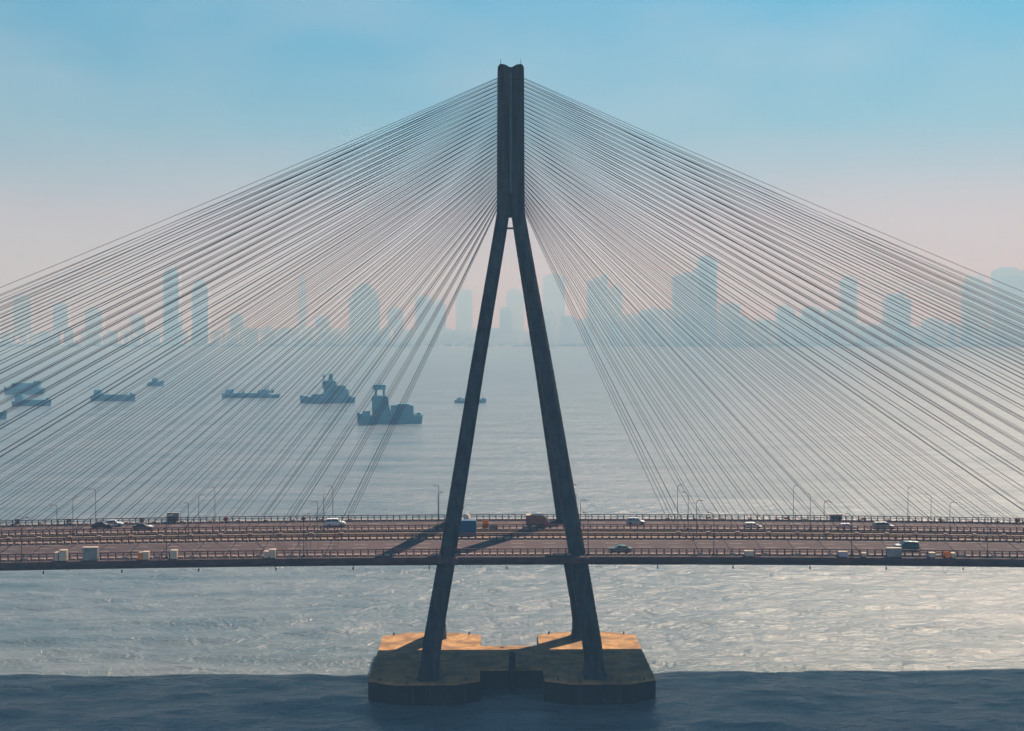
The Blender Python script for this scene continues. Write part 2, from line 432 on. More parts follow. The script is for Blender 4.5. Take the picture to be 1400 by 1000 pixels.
for s in (-1, 1):
    for k, xx in enumerate((12.5, 19.5)):
        lad = MB()
        for dx in (-.25, .25): lad.box(s*xx+dx-.04, s*xx+dx+.04, -20.02, -19.82, -1.0, 4.6)
        for q in range(14): lad.box(s*xx-.25, s*xx+.25, -20.0, -19.92, -.8+q*.38, -.74+q*.38)
        lad.build('ladder' if k == 0 else 'ladder', M['rail'], pc)
    for k in range(5):
        xx = s*(9.5+3.2*k) + .9
        MB().tube([(xx,-20.0+(.0 if 11 < abs(xx) < 21 else .5),.3),(xx,-20.0+(.0 if 11 < abs(xx) < 21 else .5),3.0)], .24, 8).build('fender', M['black'], pc)
fp = tag(empty('fender_post', (0,0,0)), 'dark fender post standing in the water in the recess of the pile cap', 'post')
MB().tube([(.1,-10.7,-3.5),(.1,-10.7,6.9)], .62, 12).build('pile', M['tide_shade'], fp)
MB().tube([(.1,-10.7,6.9),(.1,-10.7,7.15),(.1,-10.7,7.45)], .78, 12, .3).build('cap', M['tide_shade'], fp)
# a bird flying over the middle of the cap
bd = tag(empty('bird', (0,0,0)), 'small dark bird flying low over the middle of the pile cap', 'bird')
bp = atY(686, 886, -14)
bb = MB().tube([bp+Vector((-.25,0,0)), bp+Vector((-.1,0,.02)), bp+Vector((.12,0,.03)), bp+Vector((.3,0,0))], .07, 8).build('body', M['black'], bd)
for s in (-1, 1):
    MB().add([bp+Vector((-.08,0,.05)),bp+Vector((.12,0,.05)),bp+Vector((.16+s*.35,s*.2,.22)),bp+Vector((.0+s*.6,s*.3,.10)),bp+Vector((-.05+s*.35,s*.2,.2))],
             [(0,1,2,4),(4,2,3)]).build('wing', M['black'], bd)

# ------------------------------------------------------------------ railings
def railing(y, lean, label, blocks, h=1.15, step=1.75):
    g = tag(empty('guard_railing', (0, y, 27.8)), label, 'railing', 'guard railings along the decks')
    def rel(x): return camber(x)-27.8
    xs = strip_x(5)
    for zz, r in ((h,.075),(h*.66,.05)):
        MB().loft([[(x, -r, rel(x)+zz-r),(x, r, rel(x)+zz-r),(x, r, rel(x)+zz+r),(x, -r, rel(x)+zz+r)] for x in xs]).build('rail', M['rail'], g)
    pm = MB().box(-.09,.09,-.09,.09,0,h+.02).mesh('post', M['rail'])
    bm_ = MB().bev(-step/2+.20, step/2-.20, -.32,.32, 0,.36,.04).mesh('kerb_block', M['kerb'])
    nv = int(112/step)
    for i in range(-nv, nv+1):
        x = i*step; link('post', pm, g, (x, 0, rel(x)))
        if blocks: link('kerb_block', bm_, g, (x+step/2, 0, rel(x+step/2)))
    mb = MB(); mk = MB()
    for s in (-1, 1):
        for i in range(nv+1, int(LEN/step)):
            x = s*i*step; z = rel(x)
            mb.box(x-.07,x+.07,-.07,.07,z,z+h+.02)
            if blocks: mk.box(x+step/2-.5,x+step/2+.5,-.32,.32,z,z+.36)
    tag(mb.build('far_posts', M['rail'], g), kind='stuff')
    if blocks: tag(mk.build('far_kerb_blocks', M['kerb'], g), kind='stuff')
    return g
railing(21.45, 1, 'reddish guard railing on the far outer edge, farthest of the four railings', True, 1.25, 1.38)
railing(8.1, 1, 'reddish guard railing between the far carriageway and the dusty service strip', True, 1.1, 1.38)
railing(-3.5, -1, 'reddish guard railing with pale kerb blocks along the inner side of the near carriageway', True, 1.15, 1.38)
railing(-21.4, -1, 'reddish guard railing along the near outer edge, closest of the four railings', True, 1.2, 1.38)

# ------------------------------------------------------------------ lamp posts
def make_lamp():
    r = empty('street_lamp')
    MB().bev(-.18,.18,-.18,.18,0,.5,.03).build('base', M['steel'], r)
    pole = MB().tube([(0,0,.5),(0,0,7.2)], .075, 8, .05).build('pole', M['steel'], r)
    MB().tube([(0,0,7.2),(0,-.12,7.5),(0,-.55,7.72),(0,-1.2,7.78)], .06, 6).build('arm', M['steel'], r)
    hd = MB().bev(-.14,.14,-1.75,-1.1,7.70,7.86,.04).build('lamp_head', M['cabgrey'], r)
    MB().box(-.10,.10,-1.68,-1.2,7.67,7.70).build('lens', M['lens'], hd)
    return r
rows = [(21.9,'on the far outer railing',[-88.7,-63.2,-37.9,-15.1,13.5,36.6,61.8,86.8],-1),
        (7.6,'on the strip behind the far barrier',[-88.9,-63.4,-38.0,-14.7,13.6,36.6,61.8,86.8],1),
        (-3.0,'on the median',[-88.5,-63.0,-37.8,13.7,36.6,61.8,86.8],-1),
        (-21.9,'on the near outer railing',[-88.5,-62.5,-37.8,13.7,36.6,61.8,86.8],1)]
lp0 = make_lamp(); first = True
ORD = ['first','second','third','fourth','fifth','sixth']
for y, where, xs, fl in rows:
    for x in xs:
        side = [q for q in xs if (q > 0) == (x > 0)]; side.sort(key=abs)
        o = lp0 if first else copy_tree(lp0); first = False
        o.location = (x, y, camber(x)); o.rotation_euler = (0, 0, (math.pi if fl > 0 else 0) + (.5 if x > 0 else -.5))
        if fl < 0: o.rotation_euler = (0, 0, (.7 if x > 0 else -.7))
        tag(o, 'lamp post %s, %s to the %s of the pylon' % (where, ORD[side.index(x)], 'right' if x > 0 else 'left'), 'street lamp', 'lamp posts along the decks')

# ------------------------------------------------------------------ cabinets and boxes
def cabinet(px, ytop, ybot, wpx, y, m, label, name='utility_cabinet', cat='cabinet', depth=1.0):
    a = atY(px - wpx/2, ybot, y); b = atY(px + wpx/2, ytop, y)
    zb = camber(a.x)+.02; h = b.z - zb; w_ = b.x - a.x
    r = tag(empty(name, ((a.x+b.x)/2, y, zb)), label, cat, 'service cabinets on the deck edges' if cat == 'cabinet' else None)
    MB().box(-w_/2+.05, w_/2-.05, -depth/2+.05, depth/2-.05, 0, .12).build('plinth', M['fascia'], r)
    MB().bev(-w_/2, w_/2, -depth/2, depth/2, .12, h-.06, .03).build('body', m, r)
    MB().bev(-w_/2-.05, w_/2+.05, -depth/2-.05, depth/2+.05, h-.055, h, .02).build('lid', M['cream'] if y < 0 else m, r)
    nd = 2 if w_ > 1.6 else 1
    for k in range(nd):
        x0 = -w_/2 + .08 + k*(w_-.1)/nd; x1 = x0 + (w_-.2)/nd - .03
        dr = MB().box(x0, x1, -depth/2-.03, -depth/2, .2, h-.16).build('door', m, r)
        MB().box(x1-.12, x1-.07, -depth/2-.06, -depth/2-.032, h*.5, h*.5+.15).build('handle', M['black'], dr)
    return r
CG, CC, CO = M['cabgrey'], M['cream'], M['orange']
lil = mat('cabinet_lilac', (.33,.28,.36), .6, .15, 1.5)
ye = -22.35
cabinet(237, 701, 712, 16, 22.4, CG, 'large grey cabinet rising above the far railing at the left')
cabinet(1143, 703, 715, 15, 22.4, CG, 'large grey cabinet rising above the far railing at the right')
cabinet(124, 748, 763, 20, ye, CG, 'large grey cabinet with pale lid on the near edge at the left')
cabinet(87, 752, 762, 10, ye, CC, 'cream box on the near edge just left of the large grey cabinet')
cabinet(78, 755, 762, 5, ye, CC, 'tiny cream box at the far left, beside a larger cream box on the near edge')
cabinet(200, 754, 762, 8, ye, CC, 'small cream box with orange sheet beside it on the near edge')
cabinet(193, 755, 762, 5, ye, CO, 'small orange box beside the cream box on the near edge', )
cabinet(238, 752, 762, 9, ye, CC, 'cream box below an ochre patch on the near edge left of the pylon')
cabinet(373, 751, 762, 8, ye, CC, 'cream box on the near edge, taller of a pair left of the pylon')
cabinet(364, 753.5, 762, 6, ye, CC, 'low cream box on the near edge, shorter of a pair left of the pylon')
cabinet(1024, 753, 763, 12, ye, CC, 'cream box on the near edge, nearest to the pylon on its right side')
cabinet(1152, 754, 763, 12, ye, lil, 'lilac grey box on the near edge right of the pylon')
cabinet(1181, 756, 763, 6, ye, CC, 'small pale box on the near edge between the lilac box and the large grey one')
cabinet(1222, 749, 765, 20, ye, CG, 'large grey cabinet on the near edge below the dark green car')
cabinet(1274, 755.5, 764, 8, ye, CC, 'small cream box on the near edge left of the orange drum')
cabinet(675, 718, 727, 11, 8.4, CG, 'grey cabinet on the service strip right of the blue container')
for px in (24, 94, 194, 309, 415, 969, 1075, 1181, 1286, 1391):
    cabinet(px, 705.5 + abs(px-700)/700*4, 709, 6, 22.3, M['brown'] if px % 2 else CG,
            {24:'tiny box on the far railing at the left edge of the view', 94:'tiny box on the far railing between the first lamp posts at the left',
             194:'tiny box on the far railing behind the dark car with a white bonnet', 309:'tiny box on the far railing just right of a lamp post, left half',
             415:'tiny box on the far railing left of the white hatchback', 969:'tiny box on the far railing right of the three lamp posts by the innermost cables',
             1075:'tiny box on the far railing right of the white hatchback', 1181:'tiny box on the far railing above the pale lilac car',
             1286:'tiny box on the far railing between two lamp posts at the right', 1391:'tiny box on the far railing at the right edge of the view'}[px], 'junction_box', 'box', .5)
# orange drum on the near edge
p = atY(1295, 760, ye)
dr = tag(empty('orange_drum', (p.x, ye, camber(p.x)+.02)), 'bright orange cable drum on the near edge at the right', 'drum')
for yy in (-.35, .25):
    MB().loft([[(math.cos(a*math.pi/8)*r_, yy+o_, .60+math.sin(a*math.pi/8)*r_) for a in range(16)] for r_, o_ in ((.50,0),(.58,.03),(.58,.09),(.50,.12))]).build('flange', CO, dr)
MB().tube([(0,-.3,.60),(0,.3,.60)], .42, 14).build('coil', CO, dr)
cabinet(1303, 756, 763, 5, ye, CC, 'small cream box touching the orange drum at the right')
# cables hanging in loops under the deck edge
for px0, px1, drop, lab in ((1286,1299,1.6,'thin black cable hanging in a loop below the orange drum'),(634,645,1.0,'thin black cable loop hanging under the deck right of the left leg'),(652,662,.8,'smaller thin cable loop hanging under the deck between the legs'),(86,98,.5,'thin slack cable under the near edge at the left')):
    a = atY(px0, 771, -23.1); b = atY(px1, 771, -23.1); pts = []
    za = camber(a.x)-.6
    for k in range(15):
        t = k/14; pts.append((a.x+(b.x-a.x)*t + .2*math.sin(t*6), -23.1-.1*math.sin(t*math.pi), za-.3*0 - (drop+.6)*math.sin(t*math.pi)**.7))
    tag(MB().tube(pts, .03, 6).build('hanging_cable', M['black']), lab, 'cable', 'slack cables under the deck edge')
# navigation lights hanging under the near edge
def nav():
    r = empty('navigation_light')
    MB().box(-.05,.05,-.25,.05,.5,.6).build('bracket', M['black'], r)
    MB().tube([(0,-.2,.6),(0,-.2,-.75)], .05, 6).build('stem', M['black'], r)
    MB().tube([(0,-.2,-.70),(0,-.2,-.95),(0,-.2,-1.15)], .16, 8, .09).build('bulb', M['black'], r)
    return r
n0 = nav()
pxs = [60,167,272,377.5,483,587,693,797,899,1002,1107,1211,1316]
for k, px in enumerate(pxs):
    o = n0 if k == 0 else copy_tree(n0)
    p = atY(px, 771, -22.9); o.location = (p.x, -22.95, camber(p.x)-1.0)
    lab = 'midway between the two pylon legs' if px == 693 else ('%s to the %s of the pylon' % (ORD[min(5, abs(k-6)-1)], 'left' if px < 693 else 'right'))
    tag(o, 'small dark lamp hanging under the near deck edge, ' + lab, 'light', 'small lamps under the near deck edge')

# blue container, cream tank and round signs by the left leg
p0 = atY(625.5, 733, 1.0); p1 = atY(651, 711.5, 1.0)
bx = tag(empty('site_container', ((p0.x+p1.x)/2, 1.0, camber(0)-.1)), 'dark blue steel container on the median beside the left pylon leg', 'container')
W = (p1.x-p0.x)/2; H = p1.z - 27.7
MB().bev(-W, W, -1.1, 1.1, .1, H, .06).build('body', M['blue'], bx)
rb = MB().box(-.04,.04,-1.14,-1.1,.25,H-.2).mesh('rib', M['blue'])
for k in range(9): link('rib', rb, bx, (-W+.25+k*(2*W-.5)/8, 0, 0))
MB().box(-W+.1, W-.1, -1.0, 1.0, 0, .1).build('skid', M['black'], bx)
MB().bev(-W-.03, W+.03, -1.13, 1.13, H, H+.07, .03).build('roof', M['blue'], bx)
tp = atY(639, 712, 3.4)
tk = tag(empty('water_tank', (tp.x, 3.4, camber(0)+.03)), 'cream upright tank standing just behind the blue container', 'tank')
MB().tube([(0,0,0),(0,0,3.6)], .62, 14).build('body', M['cream'], tk, True)
MB().tube([(0,0,3.6),(0,0,3.85),(0,0,4.0)], .62, 14, .2).build('lid', M['cream'], tk)
sg = atY(631, 700, 20.3)
rs = tag(empty('round_sign', (sg.x, 20.3, camber(0))), 'pole with two red and white round signs half hidden by the left leg', 'sign')
MB().tube([(0,0,0),(0,0,4.6)], .05, 8).build('pole', M['steel'], rs)
red = paint('sign_red', (.55,.10,.03)); wh = paint('white_enamel', (.75,.72,.66))
for z_ in (3.0, 4.1):
    pl = MB().tube([(0,-.08,z_),(0,-.13,z_)], .52, 20).build('plate', red, rs)
    MB().tube([(0,-.132,z_),(0,-.14,z_)], .34, 20).build('face', wh, pl)
ob = atY(664, 716, 8.6)
o_ = tag(empty('barrier_panel', (ob.x, 8.75, camber(0)+.03)), 'upright orange hazard panel by the far barrier right of the blue container', 'barrier')
MB().box(-.6,.6,-.04,.04,.3,1.9).build('panel', M['orange'], o_)
for s in (-.5, .5): MB().box(s-.05,s+.05,-.3,.3,0,.3).build('leg', M['black'], o_)

# ------------------------------------------------------------------ vehicles
PROF = {
 'hatch': [(-1.92,.55,.60,.35),(-1.86,.86,.92,.3),(-1.60,.92,1.42,.25),(-.2,.94,1.50,.25),(.32,.93,1.43,.25),(1.02,.90,.95,.25),(1.70,.74,.80,.27),(1.93,.52,.58,.35)],
 'sedan': [(-2.2,.55,.62,.35),(-2.12,.88,.93,.3),(-1.55,.92,.99,.25),(-1.0,.93,1.36,.25),(-.15,.94,1.43,.25),(.35,.93,1.37,.25),(1.12,.88,.93,.25),(1.95,.74,.80,.27),(2.2,.52,.58,.35)],
 'suv': [(-2.2,.65,.72,.4),(-2.16,1.05,1.12,.35),(-2.0,1.08,1.70,.3),(-.2,1.10,1.80,.3),(.5,1.08,1.74,.3),(1.15,1.05,1.12,.3),(1.98,.95,1.02,.32),(2.22,.62,.68,.4)]}
tyre_me = MB().tube([(0,-.1,0),(0,-.085,0),(0,.085,0),(0,.1,0)], .32, 16).mesh('tyre', M['black'])
rim_me = MB().tube([(0,-.115,0),(0,-.101,0)], .20, 10).mesh('rim', M['steel'])
def car(kind, body_m, loc, rz, label, scale=1.0, roof_m=None, bonnet_m=None):
    r = tag(empty('car', loc, rz), label, 'car', 'cars on the bridge'); r.scale = (scale,)*3
    P = PROF[kind]; hw = .86 if kind != 'suv' else .92
    rings = []
    for k, (x, belt, roof, bot) in enumerate(P):
        e = .12 if k in (0, len(P)-1) else 0
        wr = hw-.20 if roof-belt > .2 else hw-.06
        rings.append([(x,-hw+.08+e,bot),(x,hw-.08-e,bot),(x,hw-e,bot+.15),(x,hw-e,belt),(x,wr-e,roof-.03),(x,wr-.1-e,roof),(x,-wr+.1+e,roof),(x,-wr+e,roof-.03),(x,-hw+e,belt),(x,-hw+e,bot+.15)])
    b = MB().loft(rings).build('body', body_m, r)
    # side windows
    hi = [q for q in P if q[2]-q[1] > .2]; x0, x1 = hi[0][0], hi[-1][0]
    zb = hi[0][1]+.04; zt = hi[1][2]-.12
    for s in (-1, 1):
        yb = s*(hw-.02+.012); yt = s*(hw-.20+.02)
        xr = x0 + .02; xm = (x0+x1)/2 - .05
        for (a0, a1, t0, t1) in ((x0-.15, xm-.05, x0+.12, xm-.05), (xm+.05, x1+.55, xm+.05, x1-.02)):
            if kind == 'sedan' and a0 < x0: a0 = x0-.3
            MB().add([(a0,yb,zb),(a1,yb,zb),(t1,yt+s*.012,zt),(t0,yt+s*.012,zt),(a0,yb-s*.03,zb),(a1,yb-s*.03,zb),(t1,yt-s*.03,zt),(t0,yt-s*.03,zt)],
                     [(0,1,2,3),(7,6,5,4),(0,4,5,1),(1,5,6,2),(2,6,7,3),(3,7,4,0)]).build('window', M['glass'], r)
    ends = []
    for k in range(len(P)-1):
        a, c = P[k], P[k+1]
        if (a[2]-a[1] > .2) != (c[2]-c[1] > .2): ends.append((a, c))
    for a, c in ends:
        q = []
        for t in (.12, .9):
            x = a[0]+(c[0]-a[0])*t; z = a[2]+(c[2]-a[2])*t + .012
            wa = hw-.30 if (a if t < .5 else c)[2]-(a if t < .5 else c)[1] > .2 else hw-.18
            q += [(x,-wa,z),(x,wa,z)]
        dx = .03 if c[0] > 0 else -.03
        MB().add([q[0],q[1],q[3],q[2]] + [(v[0]-dx,v[1],v[2]-.03) for v in (q[0],q[1],q[3],q[2])],
                 [(0,1,2,3),(7,6,5,4),(0,4,5,1),(1,5,6,2),(2,6,7,3),(3,7,4,0)]).build('windscreen', M['glass'], r)
    L_ = P[-1][0]
    for s in (-1, 1):
        MB().bev(L_-.22, L_-.02, s*(hw-.28)-.14, s*(hw-.28)+.14, .60, .74, .02).build('headlight', M['lens'], r)
        MB().bev(-L_+.0, -L_+.12, s*(hw-.22)-.1, s*(hw-.22)+.1, .70, .90, .02).build('tail_light', M['redlens'], r)
        MB().bev(.72,.86, s*(hw+.07)-.09, s*(hw+.07)+.09, .95, 1.08, .02).build('mirror', body_m, r)
        for x in (-L_*.62, L_*.65):
            wl = link('wheel', tyre_me, r, (x, s*(hw-.10), .32), 0 if s < 0 else math.pi)
            link('rim', rim_me, wl)
    MB().bev(L_-.12, L_+.04, -hw+.1, hw-.1, .32, .52, .03).build('bumper', M['black'], r)
    MB().bev(-L_-.04, -L_+.12, -hw+.1, hw-.1, .32, .52, .03).build('bumper', M['black'], r)
    if bonnet_m:
        z0 = P[-3][2]; z1 = P[-2][2]
        MB().loft([[(P[-3][0]+.05,-hw+.12,z0-.01),(P[-3][0]+.05,hw-.12,z0-.01),(P[-3][0]+.05,hw-.12,z0+.015),(P[-3][0]+.05,-hw+.12,z0+.015)],
                   [(P[-2][0],-hw+.16,z1-.01),(P[-2][0],hw-.16,z1-.01),(P[-2][0],hw-.16,z1+.015),(P[-2][0],-hw+.16,z1+.015)]]).build('bonnet', bonnet_m, r)
    return r
def place(px, py):
    p = atZ(px, py, 27.8)
    for _ in range(4): p = atZ(px, py, camber(p.x)+.012)
    return p
white = paint('car_white', (.62,.64,.68)); silver = paint('car_silver', (.36,.40,.44)); blackp = paint('car_black', (.015,.013,.02))
dgreen = paint('car_green', (.02,.09,.085)); greyp = paint('car_grey', (.16,.20,.21)); maroon = paint('car_dark_red', (.06,.02,.03)); lilac = paint('car_lilac', (.45,.42,.55))
for kind, mt, px, py, rz, lab, sc, bon in (
    ('sedan', maroon, 140, 722.3, 0, 'black and maroon saloon on the far carriageway overlapping a pale car at the left', 1.0, None),
    ('hatch', silver, 157, 719.6, 0, 'pale silver hatchback just beyond the black saloon at the left', .92, None),
    ('sedan', blackp, 196, 724.5, 0, 'dark saloon with a gleaming white bonnet on the far carriageway at the left', .95, white),
    ('suv', white, 459, 719.5, 0, 'white hatchback on the far carriageway, last car left of the pylon', .92, None),
    ('hatch', silver, 869, 717.2, 0, 'silver white hatchback on the far carriageway, first car right of the pylon', 1.0, None),
    ('hatch', white, 1032, 725.5, 0, 'white hatchback with red tail on the far carriageway below the innermost cables', .95, None),
    ('hatch', lilac, 1166, 728.5, 0, 'pale lilac small car on the far carriageway at the right', .92, None),
    ('suv', greyp, 1213, 727.5, 0, 'grey green estate car on the far carriageway beside a pale lilac car', 1.0, None),
    ('sedan', dgreen, 848, 755.5, math.pi, 'dark green saloon on the near carriageway close to the railing right of the pylon', .98, None),
    ('suv', dgreen, 1239, 752.5, math.pi, 'dark green car with a pale bonnet on the near carriageway above the grey cabinet', 1.0, white)):
    p = place(px, py)
    p.y = max(-20, min(20.2, p.y)) if p.y < 0 else max(9.9, min(20.2, p.y))
    p.z = camber(p.x)+.012
    car(kind, mt, p, rz, lab, sc, None, bon)
# brown covered lorry between the legs
p = place(735, 724.5); p.y = 11.5; p.z = camber(p.x)+.012
t = tag(empty('covered_truck', p), 'brown covered lorry with a red cab on the far carriageway between the pylon legs', 'truck')
MB().box(-2.25,2.3,-.75,.75,.5,.72).build('chassis', M['black'], t)
rg = []
for x in (-2.3, 1.0):
    rg.append([(x,-1.0,.72),(x,1.0,.72),(x,1.05,2.2),(x,.8,2.62),(x,.3,2.78),(x,-.3,2.78),(x,-.8,2.62),(x,-1.05,2.2)])
cv = MB().loft(rg).build('canopy', M['brown'], t)
MB().loft([[(x,-.82,2.62),(x,.82,2.62),(x,.3,2.82),(x,-.3,2.82)] for x in (-2.32,1.02)]).build('roof_sheet', M['cream'], cv)
cab = MB().loft([[(x,-.95,b0),(x,.95,b0),(x,.95,t0*.62),(x,.82,t0),(x,-.82,t0),(x,-.95,t0*.62)] for x, b0, t0 in ((1.06,.6,2.5),(1.5,.6,2.45),(2.0,.6,1.75),(2.3,.62,1.45),(2.42,.65,1.1))]).build('cab', paint('lorry_red', (.22,.04,.05)), t)
MB().add([(1.56,-.75,2.42),(1.56,.75,2.42),(1.98,.8,1.82),(1.98,-.8,1.82),(1.5,-.75,2.36),(1.5,.75,2.36),(1.92,.8,1.76),(1.92,-.8,1.76)],[(0,1,2,3),(7,6,5,4),(0,4,5,1),(1,5,6,2),(2,6,7,3),(3,7,4,0)]).build('windscreen', M['glass'], t)
MB().bev(2.05,2.45,-.8,.8,1.36,1.46,.03).build('bonnet', white, t)
for s in (-1, 1):
    MB().box(1.15,1.75,s*.955-.01,s*.955+.01,1.55,2.1).build('window', M['glass'], t)
    for x in (-1.5, 1.7):
        wl = link('wheel', tyre_me, t, (x, s*.85, .40), 0 if s < 0 else math.pi); wl.scale = (1.25,1.25,1.25)
        link('rim', rim_me, wl)

# ------------------------------------------------------------------ ships
def hull(mb, L, Wd, h, bow=.16, x0=None, rake=1.0):
    xs = [(-L/2, .75, 1.05), (-L/2+L*.04, .95, 1.0), (-L*.2, 1, .92), (L*.2, 1, .95), (L/2-L*bow, .9, 1.05), (L/2-L*.04, .35, 1.3), (L/2, .05, 1.4)]
    rings = []
    for x, wf, hf in xs:
        yy = Wd/2*wf
        rings.append([(x*.97,-yy*.8,-1),(x*.97,yy*.8,-1),(x,yy,h*hf),(x,-yy,h*hf)])
    mb.loft(rings); return mb
def vessel(px, wl, label, Lpx, flip, builder, name='ship', cat='ship'):
    p = atZ(px, wl, 0); sc = (p.y + CAMD)/F_PX       # metres per pixel there
    r = tag(empty(name, (p.x, p.y, 0), math.pi if flip else 0), label, cat)
    builder(r, Lpx*sc, sc)
    L = Lpx*sc; rr = random.Random(int(px)+9); mb = MB(); rl = MB()
    for k in range(int(6+Lpx/8)):
        x = rr.uniform(-L*.44, L*.42); y = rr.uniform(-3, 3); w_ = rr.uniform(.5, 2.2); h0 = (8 if Lpx > 60 else 5)*sc
        mb.box(x-w_, x+w_, y-w_*.6, y+w_*.6, h0*.8, h0*.8+rr.uniform(1.5, 4.5)*(1 if Lpx > 60 else .5))
    for k in range(3 if Lpx > 40 else 1):
        x = rr.uniform(-L*.4, L*.4); rl.tube([(x,0,4*sc),(x,0,(12+rr.uniform(0,14))*sc*min(1, Lpx/60))], .18, 5)
    for k in range(int(L/3)):
        x = -L*.45 + k*3*.9; rl.box(x-.06,x+.06,-5.2*min(1,L/45),-5.1*min(1,L/45), 5*sc, 9.5*sc if Lpx > 60 else 6.5*sc)
    tag(mb.build('deck_gear', M['shipup'], r), kind='stuff'); tag(rl.build('rigging', M['ship'], r), kind='stuff')
    if Lpx > 60:
        bm_ = MB().tube([(-L*.30,0,10*sc),(-L*.10,0,24*sc)], .35, 6).tube([(-L*.30,0,6*sc),(-L*.30,0,16*sc)], .5, 6).build('crane', M['shipup'], r)
    return r
def b_big(r, L, s):       # workboat with a tall bridge tower and long house
    hull(MB(), L, 12, 11*s, .12).build('hull', M['ship'], r)
    MB().bev(-L*.36, -L*.02, -4.5, 4.5, 6*s, 25*s, .5).build('deckhouse', M['ship'], r)
    MB().bev(-L*.30, -L*.12, -4.8, 4.8, 25*s, 27*s, .3).build('house_roof', M['shipup'], r)
    MB().loft([[(x,y,6*s) for x,y in ((-L*.02,-5),(L*.17,-5),(L*.17,5),(-L*.02,5))], [(x,y,36*s) for x,y in ((L*.03,-3.6),(L*.15,-3.6),(L*.15,3.6),(L*.03,3.6))]]).build('superstructure', M['ship'], r)
    br = MB().bev(L*.04, L*.26, -5.5, 5.5, 12*s, 38*s, .5).build('bridge_house', M['ship'], r)
    MB().box(L*.265, L*.275, -4.8, 4.8, 31*s, 34*s).build('windows', M['glass'], br)
    tw = MB()
    for x in (L*.09, L*.22):
        for y in (-2.5, 2.5): tw.tube([(x,y,38*s),(x,y,52*s)], .35, 6)
    tw.box(L*.08,L*.23,-2.6,2.6,44*s,45.2*s)
    ms = MB().bev(L*.06, L*.25, -3, 3, 46*s, 53*s, .3).build('mast_house', M['shipup'], r)
    MB().tube([(L*.09,0,38*s),(L*.09,0,46.5*s)], .8, 6).build('mast_leg', M['ship'], r)
    MB().tube([(L*.21,0,38*s),(L*.21,0,46.5*s)], .8, 6).build('mast_leg', M['ship'], r)
    MB().tube([(L*.155,0,53*s),(L*.155,0,58*s)], .25, 6).build('mast', M['ship'], r)
    MB().tube([(L*.24,0,48*s),(L*.30,0,50*s)], .3, 6).build('spar', M['ship'], r)
    MB().bev(L*.30, L*.40, -3, 3, 9*s, 17*s, .4).build('winch', M['shipup'], r)
    MB().bev(-L*.47, -L*.41, -3, 3, 9*s, 15*s, .4).build('stern_house', M['shipup'], r)
    MB().tube([(L*.40,0,10*s),(L*.27,0,20*s)], .2, 5).build('forestay', M['ship'], r)
def b_dredger(r, L, s):
    hull(MB(), L, 11, 8*s, .2).build('hull', M['ship'], r)
    MB().bev(-L*.38, L*.06, -4.5, 4.5, 5*s, 19*s, .5).build('deckhouse', M['ship'], r)
    MB().bev(-L*.33, -L*.12, -4, 4, 19*s, 24*s, .4).build('upper_house', M['shipup'], r)
    br = MB().bev(-L*.16, L*.08, -4.2, 4.2, 19*s, 30*s, .5).build('bridge_house', M['ship'], r)
    MB().box(L*.085, L*.09, -3.8, 3.8, 25*s, 28*s).build('windows', M['glass'], br)
    MB().loft([[(x,y,30*s) for x,y in ((-L*.10,-1.6),(-L*.02,-1.6),(-L*.02,1.6),(-L*.10,1.6))], [(x,y,40*s) for x,y in ((-L*.09,-1.1),(-L*.03,-1.1),(-L*.03,1.1),(-L*.09,1.1))]]).build('funnel', M['shipup'], r)
    MB().tube([(L*.06,0,30*s),(L*.06,0,39*s)], .45, 6).build('mast', M['ship'], r)
    MB().box(L*.03, L*.09, -1, 1, 35*s, 37.5*s).build('radar', M['ship'], r)
    MB().bev(L*.10, L*.26, -3.5, 3.5, 6*s, 12*s, .4).build('winch', M['shipup'], r)
    MB().tube([(L*.06,0,33*s),(L*.40,0,11*s)], .25, 5).build('forestay', M['ship'], r)
def b_barge(h=7, cab=.12, cx=-.38):
    def f(r, L, s):
        hull(MB(), L, 10, h*s*.8, .12).build('hull', M['ship'], r)
        MB().bev(L*cx, L*(cx+cab), -3.5, 3.5, h*s*.7, h*s*1.9, .3).build('wheelhouse', M['shipup'], r)
        MB().box(L*(cx+cab)+1, L*.36, -3.6, 3.6, h*s*.7, h*s*1.08).build('hatch_cover', M['shipup'], r)
        MB().tube([(L*(cx+cab*.5),0,h*s*1.9),(L*(cx+cab*.5),0,h*s*2.5)], .25, 6).build('mast', M['ship'], r)
        MB().bev(L*.38, L*.44, -2, 2, h*s*.9, h*s*1.4, .2).build('winch', M['shipup'], r)
    return f
def cluster(r, L, s):
    hull(MB(), L, 11, 8*s, .12).build('hull', M['ship'], r)
    MB().bev(-L*.40, L*.28, -4, 4, 5*s, 15*s, .4).build('deckhouse', M['shipup'], r)
    MB().bev(-L*.42, -L*.26, -4, 4, 15*s, 18*s, .4).build('wheelhouse', M['ship'], r)
vessel(533, 579, 'largest dark workboat with tall tower bridge, closest ship left of the pylon', 90, True, b_big)
vessel(448, 551, 'dark ship with stepped superstructure just left of the largest workboat', 76, True, b_dredger)
vessel(343, 544, 'long low barge lying left of the stepped ship', 80, True, b_barge(6, .12, -.3), 'barge', 'barge')
vessel(155, 548, 'dark low barge with raised stern cabin, alone at the left', 60, False, b_barge(8,.16,-.42), 'barge', 'barge')
vessel(33, 539, 'boxy dark ship at the left edge, farther of an overlapping pair', 54, True, cluster)
vessel(44, 555, 'low dark barge at the left edge, nearer of an overlapping pair', 52, False, b_barge(8,.2,-.42), 'barge', 'barge')
vessel(-4, 573, 'small dark boat cut by the left edge of the view', 26, False, b_barge(9,.3,-.3), 'boat', 'boat')
vessel(213, 528, 'tiny faint boat far out at the left', 22, False, b_barge(6,.3,-.2), 'boat', 'boat')
